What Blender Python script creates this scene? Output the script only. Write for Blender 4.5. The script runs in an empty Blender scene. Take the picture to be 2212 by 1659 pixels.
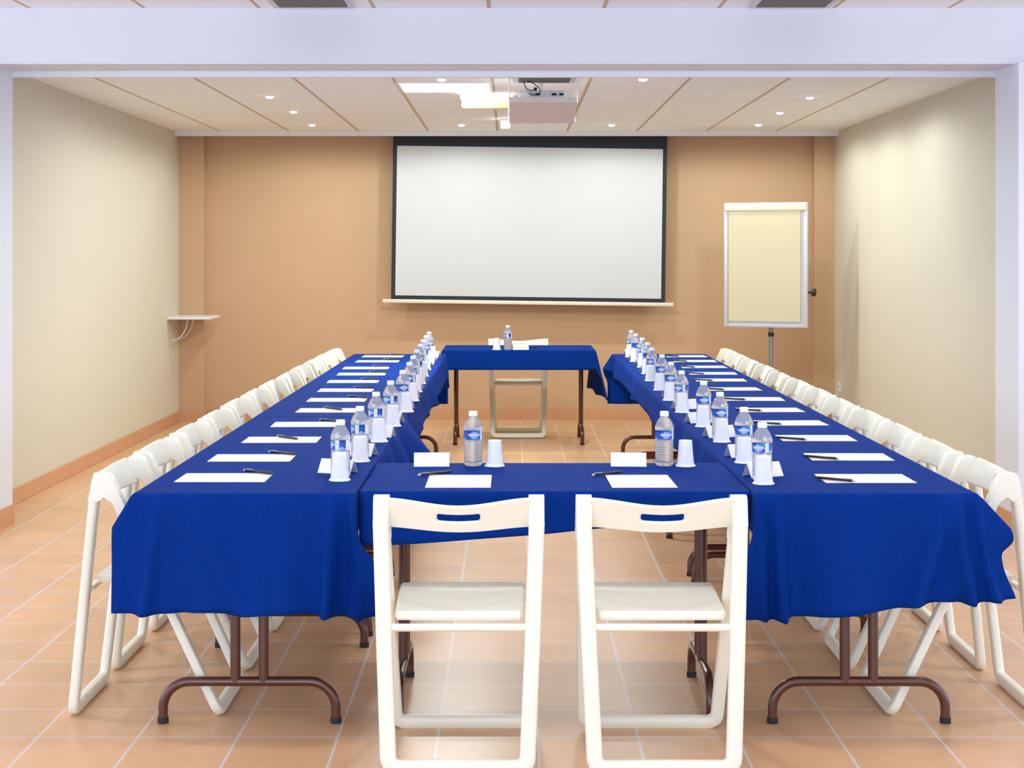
import bpy, bmesh, math, random
from mathutils import Vector, Matrix

R = math.radians
PI = math.pi
random.seed(7)
scene = bpy.context.scene
COL = scene.collection

# ------------------------------------------------------------------ materials
def lin(c):
    return tuple(((v / 255) / 12.92 if v / 255 <= 0.04045 else ((v / 255 + 0.055) / 1.055) ** 2.4) for v in c)

def mat(name, rgb, rough=0.5, metal=0.0, spec=0.5, bump=0.0, bump_scale=200.0, vary=0.0, vary_scale=3.0,
        emit=None, emit_s=0.0, sheen=0.0, coat=0.0, sss=0.0):
    m = bpy.data.materials.new(name)
    m.use_nodes = True
    nt = m.node_tree
    b = nt.nodes['Principled BSDF']
    c = lin(rgb)
    b.inputs['Base Color'].default_value = (*c, 1)
    b.inputs['Roughness'].default_value = rough
    b.inputs['Metallic'].default_value = metal
    b.inputs['Specular IOR Level'].default_value = spec
    b.inputs['Sheen Weight'].default_value = sheen
    b.inputs['Coat Weight'].default_value = coat
    if emit:
        b.inputs['Emission Color'].default_value = (*lin(emit), 1)
        b.inputs['Emission Strength'].default_value = emit_s
    tc = nt.nodes.new('ShaderNodeTexCoord')
    if vary > 0:
        n = nt.nodes.new('ShaderNodeTexNoise')
        n.inputs['Scale'].default_value = vary_scale
        n.inputs['Detail'].default_value = 6
        nt.links.new(tc.outputs['Object'], n.inputs['Vector'])
        mx = nt.nodes.new('ShaderNodeMix')
        mx.data_type = 'RGBA'
        mx.inputs[6].default_value = (*[v * (1 - vary) for v in c], 1)
        mx.inputs[7].default_value = (*[min(1, v * (1 + vary)) for v in c], 1)
        nt.links.new(n.outputs['Fac'], mx.inputs[0])
        nt.links.new(mx.outputs[2], b.inputs['Base Color'])
    if bump > 0:
        n2 = nt.nodes.new('ShaderNodeTexNoise')
        n2.inputs['Scale'].default_value = bump_scale
        n2.inputs['Detail'].default_value = 3
        nt.links.new(tc.outputs['Object'], n2.inputs['Vector'])
        bp = nt.nodes.new('ShaderNodeBump')
        bp.inputs['Strength'].default_value = bump
        bp.inputs['Distance'].default_value = 0.002
        nt.links.new(n2.outputs['Fac'], bp.inputs['Height'])
        nt.links.new(bp.outputs['Normal'], b.inputs['Normal'])
    return m

def grid_mat(name, rgb, line_rgb, px, py, ox, oy, wx, wy, line2_rgb=None, rough=0.4, spec=0.5, vary=0.05, vary_scale=2.0,
             bump=0.15, tilevary=0.0):
    """a tiled surface: cells px by py metres with lines wx (running along y) and wy (running along x) wide"""
    m = bpy.data.materials.new(name)
    m.use_nodes = True
    nt = m.node_tree
    N, L = nt.nodes, nt.links
    b = N['Principled BSDF']
    b.inputs['Roughness'].default_value = rough
    b.inputs['Specular IOR Level'].default_value = spec
    tc = N.new('ShaderNodeTexCoord')
    sep = N.new('ShaderNodeSeparateXYZ')
    L.new(tc.outputs['Object'], sep.inputs[0])

    def math_node(op, a, bb=None):
        n = N.new('ShaderNodeMath')
        n.operation = op
        for i, v in enumerate((a, bb)):
            if v is None:
                continue
            if isinstance(v, (int, float)):
                n.inputs[i].default_value = v
            else:
                L.new(v, n.inputs[i])
        return n.outputs[0]

    def line(coord, off, pitch, w):
        t = math_node('DIVIDE', math_node('SUBTRACT', coord, off), pitch)
        f = math_node('FRACT', math_node('ADD', t, 0.5))
        d = math_node('ABSOLUTE', math_node('SUBTRACT', f, 0.5))
        cell = math_node('FLOOR', t)
        return math_node('LESS_THAN', d, w / pitch / 2), cell
    lx, cx = line(sep.outputs['X'], ox, px, wx)
    ly, cy = line(sep.outputs['Y'], oy, py, wy)
    n = N.new('ShaderNodeTexNoise')
    n.inputs['Scale'].default_value = vary_scale
    n.inputs['Detail'].default_value = 8
    n.inputs['Roughness'].default_value = 0.65
    L.new(tc.outputs['Object'], n.inputs['Vector'])
    comb = N.new('ShaderNodeCombineXYZ')
    L.new(cx, comb.inputs[0])
    L.new(cy, comb.inputs[1])
    wn = N.new('ShaderNodeTexWhiteNoise')
    wn.noise_dimensions = '2D'
    L.new(comb.outputs[0], wn.inputs['Vector'])
    f = math_node('ADD', math_node('MULTIPLY', n.outputs['Fac'], 1.0),
                  math_node('MULTIPLY', math_node('SUBTRACT', wn.outputs['Value'], 0.5), tilevary))
    c = lin(rgb)
    mx = N.new('ShaderNodeMix')
    mx.data_type = 'RGBA'
    mx.inputs[6].default_value = (*[v * (1 - vary) for v in c], 1)
    mx.inputs[7].default_value = (*[min(1, v * (1 + vary)) for v in c], 1)
    L.new(f, mx.inputs[0])
    m2 = N.new('ShaderNodeMix')
    m2.data_type = 'RGBA'
    L.new(ly, m2.inputs[0])
    L.new(mx.outputs[2], m2.inputs[6])
    m2.inputs[7].default_value = (*lin(line2_rgb or line_rgb), 1)
    m3 = N.new('ShaderNodeMix')
    m3.data_type = 'RGBA'
    L.new(lx, m3.inputs[0])
    L.new(m2.outputs[2], m3.inputs[6])
    m3.inputs[7].default_value = (*lin(line_rgb), 1)
    L.new(m3.outputs[2], b.inputs['Base Color'])
    anyl = math_node('MAXIMUM', lx, ly)
    h = math_node('SUBTRACT', 1.0, anyl)
    bp = N.new('ShaderNodeBump')
    bp.inputs['Strength'].default_value = bump
    bp.inputs['Distance'].default_value = 0.002
    L.new(h, bp.inputs['Height'])
    L.new(bp.outputs['Normal'], b.inputs['Normal'])
    return m

def emit_mat(name, rgb, s):
    m = bpy.data.materials.new(name)
    m.use_nodes = True
    nt = m.node_tree
    for n in list(nt.nodes):
        nt.nodes.remove(n)
    e = nt.nodes.new('ShaderNodeEmission')
    e.inputs[0].default_value = (*lin(rgb), 1)
    e.inputs[1].default_value = s
    o = nt.nodes.new('ShaderNodeOutputMaterial')
    nt.links.new(e.outputs[0], o.inputs[0])
    return m

def glass_mat(name, rgb, ior, rough=0.0, trans=1.0):
    m = bpy.data.materials.new(name)
    m.use_nodes = True
    nt = m.node_tree
    b = nt.nodes['Principled BSDF']
    b.inputs['Base Color'].default_value = (*lin(rgb), 1)
    b.inputs['Transmission Weight'].default_value = trans
    b.inputs['IOR'].default_value = ior
    b.inputs['Roughness'].default_value = rough
    return m

def clear_mat(name, milky=.42):
    """thin clear plastic: see-through with a glossy skin"""
    m = bpy.data.materials.new(name)
    m.use_nodes = True
    nt = m.node_tree
    for n in list(nt.nodes):
        nt.nodes.remove(n)
    t = nt.nodes.new('ShaderNodeBsdfTransparent')
    t.inputs[0].default_value = (0.97, 0.98, 0.99, 1)
    g = nt.nodes.new('ShaderNodeBsdfGlossy')
    g.inputs['Roughness'].default_value = 0.06
    dd = nt.nodes.new('ShaderNodeBsdfDiffuse')
    dd.inputs[0].default_value = (0.95, 0.96, 0.98, 1)
    tl = nt.nodes.new('ShaderNodeBsdfTranslucent')
    tl.inputs[0].default_value = (0.97, 0.97, 0.98, 1)
    d = nt.nodes.new('ShaderNodeMixShader')
    d.inputs[0].default_value = .5
    nt.links.new(dd.outputs[0], d.inputs[1])
    nt.links.new(tl.outputs[0], d.inputs[2])
    md = nt.nodes.new('ShaderNodeMixShader')
    md.inputs[0].default_value = milky
    nt.links.new(t.outputs[0], md.inputs[1])
    nt.links.new(d.outputs[0], md.inputs[2])
    fr = nt.nodes.new('ShaderNodeFresnel')
    fr.inputs[0].default_value = 1.5
    mx = nt.nodes.new('ShaderNodeMixShader')
    o = nt.nodes.new('ShaderNodeOutputMaterial')
    nt.links.new(fr.outputs[0], mx.inputs[0])
    nt.links.new(md.outputs[0], mx.inputs[1])
    nt.links.new(g.outputs[0], mx.inputs[2])
    nt.links.new(mx.outputs[0], o.inputs[0])
    return m

M = {}
M['floor'] = grid_mat('terracotta_tile', (218, 173, 132), (214, 204, 204), .3088, .308, -.226, 5.31, .0085, .0075,
                      rough=.33, spec=.45, vary=.16, vary_scale=5, tilevary=.35)
M['ceiling'] = grid_mat('ceiling_tile', (246, 251, 255), (206, 186, 160), .6125, .606, -.118, 9.62, .022, .010,
                        line2_rgb=(222, 212, 208), rough=.9, spec=.1, vary=.03, vary_scale=30, bump=.3)
M['wall_cream'] = mat('cream_plaster', (211, 204, 188), .85, spec=.2, bump=.35, bump_scale=90)
M['wall_tan'] = mat('tan_plaster', (202, 167, 134), .85, spec=.2, bump=.35, bump_scale=90)
M['wall_white'] = mat('white_paint', (226, 229, 240), .8, spec=.2, bump=.1, bump_scale=120)
M['white_trim'] = mat('white_trim_paint', (232, 234, 242), .5)
M['skirting'] = grid_mat('skirting_tile', (206, 154, 116), (186, 138, 110), .3088, .308, -.226, 5.31, .004, .004,
                         rough=.4, vary=.08, vary_scale=6)
M['cloth'] = mat('navy_cloth', (5, 50, 136), .8, spec=.05, bump=.5, bump_scale=900, vary=.18, vary_scale=60, sheen=.0)
M['chair'] = mat('cream_white_plastic', (245, 243, 226), .38, spec=.45)
M['steel'] = mat('brown_enamel', (82, 38, 24), .28, spec=.6, coat=.3)
M['rubber'] = mat('black_rubber', (34, 33, 36), .7)
M['laminate'] = mat('table_laminate', (120, 80, 52), .5, vary=.15, vary_scale=8)
M['paper'] = mat('white_paper', (236, 230, 225), .8, spec=.2)
M['card'] = mat('white_card', (246, 246, 250), .75, spec=.2)
M['pen'] = mat('black_pen', (22, 20, 24), .3)
M['pen_end'] = mat('pen_end_grey', (205, 205, 212), .3)
M['cup'] = mat('white_cup_plastic', (238, 241, 250), .3, spec=.5)
M['cap'] = mat('white_cap_plastic', (240, 243, 250), .35)
M['pet'] = glass_mat('clear_bottle_plastic', (250, 252, 255), 1.33, .03, .71)
M['label_blue'] = mat('label_blue', (8, 84, 186), .35)
M['label_deep'] = mat('label_deep_blue', (6, 50, 140), .35)
M['label_pale'] = mat('label_pale', (140, 180, 236), .35)
M['label_white'] = mat('label_white', (240, 240, 248), .35)
M['label_green'] = mat('label_green', (20, 178, 150), .35)
M['label_red'] = mat('label_red', (214, 40, 56), .35)
M['screen_black'] = mat('screen_black', (28, 34, 44), .7)
M['screen_white'] = mat('screen_white', (202, 204, 206), .8, spec=.2)
M['screen_bar'] = mat('screen_bar', (226, 220, 200), .5)
M['alu'] = mat('grey_aluminium', (206, 206, 214), .45, metal=.1)
M['alu_dark'] = mat('grey_steel_tube', (150, 152, 160), .35, metal=.5)
M['flip_paper'] = mat('cream_pad_paper', (214, 203, 174), .8, spec=.2)
M['black'] = mat('black_plastic', (30, 31, 34), .45)
M['white_plastic'] = mat('white_plastic', (232, 233, 238), .4)
M['beige_plastic'] = mat('grey_white_plastic', (214, 206, 200), .5)
M['vent_grey'] = mat('vent_grey', (150, 146, 142), .6)
M['vent_frame'] = mat('vent_frame', (205, 203, 208), .5)
M['vent_dark'] = mat('vent_dark', (70, 66, 64), .8)
M['lamp'] = emit_mat('lamp_glow', (255, 250, 240), 14)
M['panel'] = emit_mat('panel_glow', (255, 249, 236), 9)
M['warm'] = emit_mat('warm_box_glow', (255, 246, 224), 2.4)
M['warm_dim'] = mat('warm_box_diffuser', (198, 172, 130), .3, emit=(255, 206, 140), emit_s=.1)

# ------------------------------------------------------------------ mesh helpers
def finish(name, bm, m, parent=None, smooth=False, auto=None):
    bmesh.ops.recalc_face_normals(bm, faces=bm.faces[:])
    me = bpy.data.meshes.new(name)
    if auto is not None:
        for f in bm.faces:
            f.smooth = True
        for e in bm.edges:
            if len(e.link_faces) == 2 and e.calc_face_angle(0) > R(auto):
                e.smooth = False
    elif smooth:
        for f in bm.faces:
            f.smooth = True
    bm.to_mesh(me)
    bm.free()
    for mm in (m if isinstance(m, (list, tuple)) else [m]):
        me.materials.append(mm)
    o = bpy.data.objects.new(name, me)
    COL.objects.link(o)
    if parent:
        o.parent = parent
    return o

def new():
    return bmesh.new()

def box(bm, x0, x1, y0, y1, z0, z1, bev=0.0, segs=2, mi=0):
    r = bmesh.ops.create_cube(bm, size=1)
    vs = r['verts']
    for v in vs:
        v.co = Vector((x0 + (v.co.x + .5) * (x1 - x0), y0 + (v.co.y + .5) * (y1 - y0), z0 + (v.co.z + .5) * (z1 - z0)))
    fs = set(f for v in vs for f in v.link_faces)
    for f in fs:
        f.material_index = mi
    if bev > 0:
        es = list(set(e for v in vs for e in v.link_edges))
        bmesh.ops.bevel(bm, geom=es, offset=bev, segments=segs, affect='EDGES', profile=.5, clamp_overlap=True)

def obox(bm, c, ax, ay, az, hx, hy, hz):
    """box with its own axes"""
    vs = []
    for sx in (-1, 1):
        for sy in (-1, 1):
            for sz in (-1, 1):
                vs.append(bm.verts.new(Vector(c) + Vector(ax) * hx * sx + Vector(ay) * hy * sy + Vector(az) * hz * sz))
    for q in ((0, 1, 3, 2), (4, 6, 7, 5), (0, 4, 5, 1), (2, 3, 7, 6), (0, 2, 6, 4), (1, 5, 7, 3)):
        bm.faces.new([vs[i] for i in q])

def tube(bm, pts, r, segs=12, cap=True):
    pts = [Vector(p) for p in pts]
    n = len(pts)
    t0 = (pts[1] - pts[0]).normalized()
    up = Vector((0, 0, 1)) if abs(t0.z) < .9 else Vector((1, 0, 0))
    a = (up - t0 * up.dot(t0)).normalized()
    rings = []
    for i in range(n):
        if i == 0:
            t = t0
        elif i == n - 1:
            t = (pts[i] - pts[i - 1]).normalized()
        else:
            t = ((pts[i] - pts[i - 1]).normalized() + (pts[i + 1] - pts[i]).normalized()).normalized()
        a = (a - t * a.dot(t)).normalized()
        b = t.cross(a)
        rr = r[i] if isinstance(r, (list, tuple)) else r
        rings.append([bm.verts.new(pts[i] + (a * math.cos(2 * PI * k / segs) + b * math.sin(2 * PI * k / segs)) * rr)
                      for k in range(segs)])
    for i in range(n - 1):
        for k in range(segs):
            bm.faces.new((rings[i][k], rings[i][(k + 1) % segs], rings[i + 1][(k + 1) % segs], rings[i + 1][k]))
    if cap:
        bm.faces.new(rings[0][::-1])
        bm.faces.new(rings[-1])

def lathe(bm, prof, segs=32, mi=0):
    """prof: list of (radius, z); closed where the radius is 0"""
    rings = []
    for r, z in prof:
        if r < 1e-6:
            rings.append([bm.verts.new((0, 0, z))])
        else:
            rings.append([bm.verts.new((r * math.cos(2 * PI * k / segs), r * math.sin(2 * PI * k / segs), z)) for k in range(segs)])
    for i in range(len(rings) - 1):
        a, b = rings[i], rings[i + 1]
        for k in range(segs):
            k2 = (k + 1) % segs
            if len(a) == 1 and len(b) == 1:
                continue
            if len(a) == 1:
                f = bm.faces.new((a[0], b[k2], b[k]))
            elif len(b) == 1:
                f = bm.faces.new((a[k], a[k2], b[0]))
            else:
                f = bm.faces.new((a[k], a[k2], b[k2], b[k]))
            f.material_index = mi

def sweep_bar(bm, pts, nrm, w, t, closed=False):
    """flat bar of in-plane width w and thickness t along pts lying in the plane with normal nrm"""
    pts = [Vector(p) for p in pts]
    nrm = Vector(nrm).normalized()
    n = len(pts)
    bv = min(w, t) * .3
    prof = []
    for sx, sy in ((1, 1), (-1, 1), (-1, -1), (1, -1)):
        for q in range(3):
            ang = {(1, 1): 0, (-1, 1): 90, (-1, -1): 180, (1, -1): 270}[(sx, sy)] + q * 45
            prof.append((sx * (w / 2 - bv) + bv * math.cos(R(ang)), sy * (t / 2 - bv) + bv * math.sin(R(ang))))
    rings = []
    for i in range(n):
        tp = (pts[i] - pts[i - 1]).normalized() if i > 0 else None
        tn = (pts[i + 1] - pts[i]).normalized() if i < n - 1 else None
        if tp is None:
            tp = tn
        if tn is None:
            tn = tp
        tt = (tp + tn).normalized()
        side = nrm.cross(tt).normalized()
        k = 1 / max(.5, tp.dot(tt))
        rings.append([bm.verts.new(pts[i] + side * a * k + nrm * b) for a, b in prof])
    m = len(prof)
    for i in range(n - 1):
        for k in range(m):
            bm.faces.new((rings[i][k], rings[i][(k + 1) % m], rings[i + 1][(k + 1) % m], rings[i + 1][k]))
    bm.faces.new(rings[0][::-1])
    bm.faces.new(rings[-1])

def arc(c, a, b, r, a0, a1, n):
    c, a, b = Vector(c), Vector(a), Vector(b)
    return [c + a * r * math.cos(R(a0 + (a1 - a0) * i / n)) + b * r * math.sin(R(a0 + (a1 - a0) * i / n)) for i in range(n + 1)]

# ------------------------------------------------------------------ scene tree helpers
def tag(o, label=None, cat=None, group=None, kind=None):
    if label:
        o['label'] = label
    if cat:
        o['category'] = cat
    if group:
        o['group'] = group
    if kind:
        o['kind'] = kind
    return o

def thing(name, label, cat, loc=(0, 0, 0), rz=0.0, group=None):
    o = bpy.data.objects.new(name, None)
    o.empty_display_size = .1
    COL.objects.link(o)
    o.location = loc
    o.rotation_euler = (0, 0, rz)
    return tag(o, label, cat, group)

def children(o):
    return [c for c in bpy.data.objects if c.parent == o]

KIDS = {}
def remember(o):
    KIDS[o.name] = [(c, [(g, []) for g in children(c)]) for c in children(o)]

def copy_tree(root, loc, rz, label, group=None):
    r = root.copy()
    COL.objects.link(r)
    r.location = loc
    r.rotation_euler = (0, 0, rz)
    r['label'] = label
    if group:
        r['group'] = group
    for c, gs in KIDS[root.name]:
        d = c.copy()
        COL.objects.link(d)
        d.parent = r
        for g, _ in gs:
            e = g.copy()
            COL.objects.link(e)
            e.parent = d
    return r

def place(first, used, loc, rz, label, group):
    if not used:
        first.location = loc
        first.rotation_euler = (0, 0, rz)
        tag(first, label, None, group)
        used.append(1)
        return first
    return copy_tree(first, loc, rz, label, group)

ORD = ['nearest', 'second', 'third', 'fourth', 'fifth', 'sixth', 'seventh', 'eighth', 'ninth', 'tenth', 'eleventh', 'farthest']
def nth(i, n=12):
    return ORD[0] if i == 0 else ('farthest' if i == n - 1 else ORD[i] + ' from the camera')

# ------------------------------------------------------------------ room
XL, XR = -2.965, 2.888
YB, YP, YO0, YO1 = 14.60, 14.45, 8.64, 8.98
ZC, ZH = 2.58, 2.805
CXL, CXR = -2.763, 2.684

def structure(name, bm, m, **k):
    return tag(finish(name, bm, m, **k), kind='structure')

bm = new()
box(bm, -6, 6, -3, YB + .2, -.12, 0)
structure('floor', bm, M['floor'])

bm = new()
box(bm, XL - .2, XL, YO1, YB + .2, 0, ZC + .2)
structure('wall_left', bm, M['wall_cream'])
bm = new()
box(bm, XR, XR + .2, YO1, YB + .2, 0, ZC + .2)
structure('wall_right', bm, M['wall_cream'])
bm = new()
box(bm, XL, XR, YB, YB + .2, 0, ZC + .2)
box(bm, XL, -2.742, YP, YB, 0, ZC + .1)
box(bm, 2.708, XR, YP, YB, 0, ZC + .1)
structure('wall_back', bm, M['wall_tan'])

bm = new()
box(bm, XL, XR, 9.02, 14.30, ZC, ZC + .06)
structure('ceiling', bm, M['ceiling'])
bm = new()
box(bm, -6, 6, -3, YO0, ZH, ZH + .06)
structure('ceiling', bm, M['ceiling'])
# slot over the screen, closed above
bm = new()
box(bm, XL, XR, 14.30, YB, ZC + .12, ZC + .2)
tag(structure('trim_3', bm, M['wall_tan']))

# header beam and the two columns of the opening
bm = new()
box(bm, -6, 6, YO0, YO1, 2.507, ZH + .3)
box(bm, -6, CXL, YO0 - .07, YO1, 0, 2.507)
box(bm, CXR, 6, YO0 - .07, YO1, 0, 2.507)
structure('wall_front', bm, M['wall_white'])
bm = new()
box(bm, -6, CXL + .012, YO0 - .082, YO1 + .0, 0, .11)
box(bm, CXR - .012, 6, YO0 - .082, YO1 + .0, 0, .11)
structure('baseboard_front', bm, M['skirting'])

# track board under the beam, fascia before the screen slot
bm = new()
box(bm, CXL - .19, CXR + .19, YO1, YO1 + .04, 2.474, ZC + .1, .003, 1)
structure('trim_1', bm, M['white_trim'])
bm = new()
box(bm, XL, XR, 14.28, 14.31, 2.536, ZC + .2, .003, 1)
structure('trim_2', bm, M['white_trim'])

# skirting
bm = new()
box(bm, XL, XL + .012, YO1, YP, 0, .098, .003, 1)
structure('baseboard_left', bm, M['skirting'])
bm = new()
box(bm, XR - .012, XR, YO1, YP, 0, .098, .003, 1)
structure('baseboard_right', bm, M['skirting'])
bm = new()
box(bm, XL, -2.730, YP - .012, YP, 0, .098)
box(bm, -2.742, -2.730, YP, YB, 0, .098)
box(bm, -2.730, 2.696, YB - .012, YB, 0, .098)
box(bm, 2.696, 2.708, YP, YB, 0, .098)
box(bm, 2.696, XR, YP - .012, YP, 0, .098)
structure('baseboard_back', bm, M['skirting'])

# ------------------------------------------------------------------ ceiling fittings
def make_downlight():
    t = thing('downlight', 'x', 'ceiling light')
    bm = new()
    lathe(bm, [(.027, .0), (.036, .0), (.037, -.003), (.034, -.008), (.027, -.010), (.027, 0)], 24)
    finish('trim_ring', bm, M['white_plastic'], t, smooth=True)
    bm = new()
    lathe(bm, [(0, -.001), (.026, -.001), (.027, -.010), (.024, -.017), (.014, -.021), (0, -.022)], 24)
    finish('bulb', bm, M['lamp'], t, smooth=True)
    remember(t)
    return t

dl = make_downlight()
u = []
DL = [(-.428, 9.99, 'round white downlight left of the ceiling projector, just behind the beam'),
      (.813, 9.99, 'round white downlight right of the ceiling projector, just behind the beam'),
      (-1.652, 11.09, 'round white downlight on the left of the ceiling, nearest of three in line'),
      (-1.645, 12.25, 'round white downlight on the left of the ceiling, middle of three in line'),
      (-1.655, 13.48, 'round white downlight on the left of the ceiling, farthest of three in line'),
      (-.414, 13.50, 'round white downlight near the left half of the screen top'),
      (.839, 13.50, 'round white downlight near the right half of the screen top'),
      (2.057, 13.48, 'round white downlight on the right of the ceiling, farthest of three in line'),
      (2.047, 12.35, 'round white downlight on the right of the ceiling, middle of three in line'),
      (2.055, 11.15, 'round white downlight on the right of the ceiling, nearest of three in line')]
def lamp(name, kind, loc, power, rgb, **k):
    l = bpy.data.lights.new(name, kind)
    l.energy = power
    l.color = lin(rgb)
    for a, v in k.items():
        setattr(l, a, v)
    o = bpy.data.objects.new(name, l)
    o.location = loc
    COL.objects.link(o)
    return o

WARM = (242, 252, 246)
for x, y, lb in DL:
    place(dl, u, (x, y, ZC), 0, lb, 'downlights in the tiled ceiling')
    lamp('downlight_lamp', 'SPOT', (x, y, ZC - .04), 33, WARM, spot_size=R(177), spot_blend=.3, shadow_soft_size=.05)

t = thing('ceiling_light', 'bright square fluorescent panel set in the tiled ceiling', 'ceiling light', (-.425, 10.53, ZC))
bm = new()
for a in ((-.305, -.285, -.305, .305), (.285, .305, -.305, .305), (-.285, .285, -.305, -.285), (-.285, .285, .285, .305)):
    box(bm, a[0], a[1], a[2], a[3], -.008, 0)
finish('frame', bm, M['white_plastic'], t)
bm = new()
box(bm, -.285, .285, -.285, .285, -.006, -.001)
finish('diffuser', bm, M['panel'], t)
lamp('panel_lamp', 'AREA', (-.425, 10.53, ZC - .03), 50, (244, 252, 248), size=.56)

def make_vent(w, d, n):
    t = thing('ceiling_vent', 'x', 'vent')
    bm = new()
    f = .035
    box(bm, -w / 2, w / 2, -d / 2, -d / 2 + f, -.012, 0, .003, 1)
    box(bm, -w / 2, w / 2, d / 2 - f, d / 2, -.012, 0, .003, 1)
    box(bm, -w / 2, -w / 2 + f, -d / 2 + f, d / 2 - f, -.012, 0, .003, 1)
    box(bm, w / 2 - f, w / 2, -d / 2 + f, d / 2 - f, -.012, 0, .003, 1)
    finish('frame', bm, M['vent_frame'], t)
    bm = new()
    box(bm, -w / 2 + f, w / 2 - f, -d / 2 + f, d / 2 - f, -.003, -.001)
    finish('backing', bm, M['vent_dark'], t)
    for i in range(n):
        y = -d / 2 + f + (i + .5) * (d - 2 * f) / n
        bm = new()
        obox(bm, (0, y, -.008), (1, 0, 0), (0, .8, .6), (0, -.6, .8), w / 2 - f, .012, .001)
        finish('slat', bm, M['vent_grey'], t)
    remember(t)
    return t

v = make_vent(.43, .43, 14)
u = []
place(v, u, (-1.04, 8.36, ZH), 0, 'grey square ceiling vent before the beam, left of centre', 'vents in the front ceiling')
place(v, u, (1.47, 8.36, ZH), 0, 'grey square ceiling vent before the beam, right of centre', 'vents in the front ceiling')
v2 = make_vent(.385, .41, 12)
v2.location = (.205, 9.99, ZC)
tag(v2, 'grey vent grille in the tiled ceiling above the projector')

# warm box beside the projector, its shell and tube made emissive
t = thing('ceiling_warm_box', 'warm glowing box on the ceiling left of the projector', 'emergency light', (-.165, 10.98, ZC))
bm = new()
box(bm, -.18, .18, -.06, .06, -.048, 0, .02, 3)
finish('housing', bm, M['warm'], t, auto=40)
bm = new()
box(bm, -.172, .172, -.055, .055, -.105, -.049, .022, 3)
finish('diffuser', bm, M['warm_dim'], t, auto=40)
bm = new()
tube(bm, [(-.14, -.057, -.068), (.14, -.057, -.068)], .004, 8)
finish('glow_tube', bm, M['warm'], t)
t = thing('ceiling_white_box', 'small bright white square box on the ceiling left of the projector', 'ceiling light', (-.045, 13.0, ZC))  # small square box with an emissive lower part
bm = new()
box(bm, -.04, .04, -.04, .04, -.02, 0, .004, 2)
finish('housing', bm, M['white_plastic'], t)
bm = new()
box(bm, -.037, .037, -.037, .037, -.075, -.0205, .01, 3)
finish('diffuser', bm, M['panel'], t, auto=40)

# projector in its hanging tray
t = thing('projector', 'white ceiling projector on a hanging tray with a black cable', 'projector', (.195, 10.1, ZC))
def tz(y):
    return -.155 - .235 * (y + .2)
bm = new()
sl = Vector((0, 1, -.235)).normalized()
upv = Vector((0, .235, 1)).normalized()
obox(bm, (0, 0, tz(0)), (1, 0, 0), sl, upv, .205, .205, .006)
obox(bm, (0, -.2, tz(-.2) + .012), (1, 0, 0), sl, upv, .207, .004, .016)
for s in (-1, 1):
    obox(bm, (s * .204, 0, tz(0) + .012), (1, 0, 0), sl, upv, .003, .205, .016)
finish('tray', bm, M['beige_plastic'], t)
bm = new()
for s in (-1, 1):
    for y in (-.19, .19):
        tube(bm, [(s * .208, y, tz(y)), (s * .208, y, 0)], .004, 8)
finish('hanger_rods', bm, M['white_plastic'], t)
bm = new()
obox(bm, (.0, .03, tz(.03) + .058), (1, 0, 0), sl, upv, .15, .13, .05)
bmesh.ops.bevel(bm, geom=bm.edges[:], offset=.01, segments=2, affect='EDGES')
body = finish('body', bm, M['white_plastic'], t, auto=40)
bm = new()
for x, w in ((-.03, .014), (.07, .014), (.115, .012)):
    obox(bm, (x, -.1015, tz(-.1) + .078), (1, 0, 0), sl, upv, w, .004, .006)
finish('ports', bm, M['black'], body)
bm = new()
tube(bm, [(-.11, -.105, tz(-.105) + .05), (-.11, -.14, tz(-.14) + .05)], .032, 20)
finish('lens_ring', bm, M['white_plastic'], body, auto=40)
bm = new()
tube(bm, [(-.01, .135, -.001), (-.01, .135, tz(.135) + .1)], .016, 14)
finish('mount_pole', bm, M['white_plastic'], t, auto=40)
bm = new()
tube(bm, [(-.115, -.14, -.022), (-.115, -.14, -.04), (-.1, -.135, -.072), (-.07, -.125, -.08), (-.045, -.112, -.07)], .003, 8)
tube(bm, [(-.095, -.15, -.022), (-.07, -.15, -.03), (-.03, -.15, -.06), (-.015, -.15, -.09), (-.03, -.145, -.11),
          (-.06, -.14, -.108), (-.085, -.14, -.1)], .003, 8)
box(bm, -.055, -.035, -.118, -.106, -.08, -.06, .003, 1)
finish('cable', bm, M['black'], t, smooth=True)

# ------------------------------------------------------------------ projection screen
t = thing('hanging_projection_screen', 'large white projection screen with black border hanging before the back wall', 'projection screen', (.171, 14.40, 2.6))
bm = new()
box(bm, -1.217, 1.217, -.004, .004, -1.525, 0)
finish('border', bm, M['screen_black'], t)
bm = new()
box(bm, -1.181, 1.181, -.007, -.004, -1.487, -.158)
finish('viewing_surface', bm, M['screen_white'], t)
bm = new()
box(bm, -1.294, 1.294, -.016, .016, -1.555, -1.521, .008, 2)
finish('bottom_bar', bm, M['screen_bar'], t, auto=40)
t.rotation_euler = (0, R(.75), 0)

# ------------------------------------------------------------------ corner shelf
t = thing('wall_shelf', 'white corner shelf with curved brackets on the left wall', 'shelf', (XL, 13.95, .93))
bm = new()
box(bm, .001, .37, 0, .495, 0, .022, .003, 1)
finish('board', bm, M['white_trim'], t)
for y in (.15, .40):
    bm = new()
    p = arc((-.0, 0, 0), (1, 0, 0), (0, 0, -1), 1, 0, 90, 10)
    p = [(.008 + .14 * q.x, y, -.004 + .185 * q.z) for q in p]
    sweep_bar(bm, p, (0, 1, 0), .007, .02)
    finish('bracket', bm, M['white_trim'], t)

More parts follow.
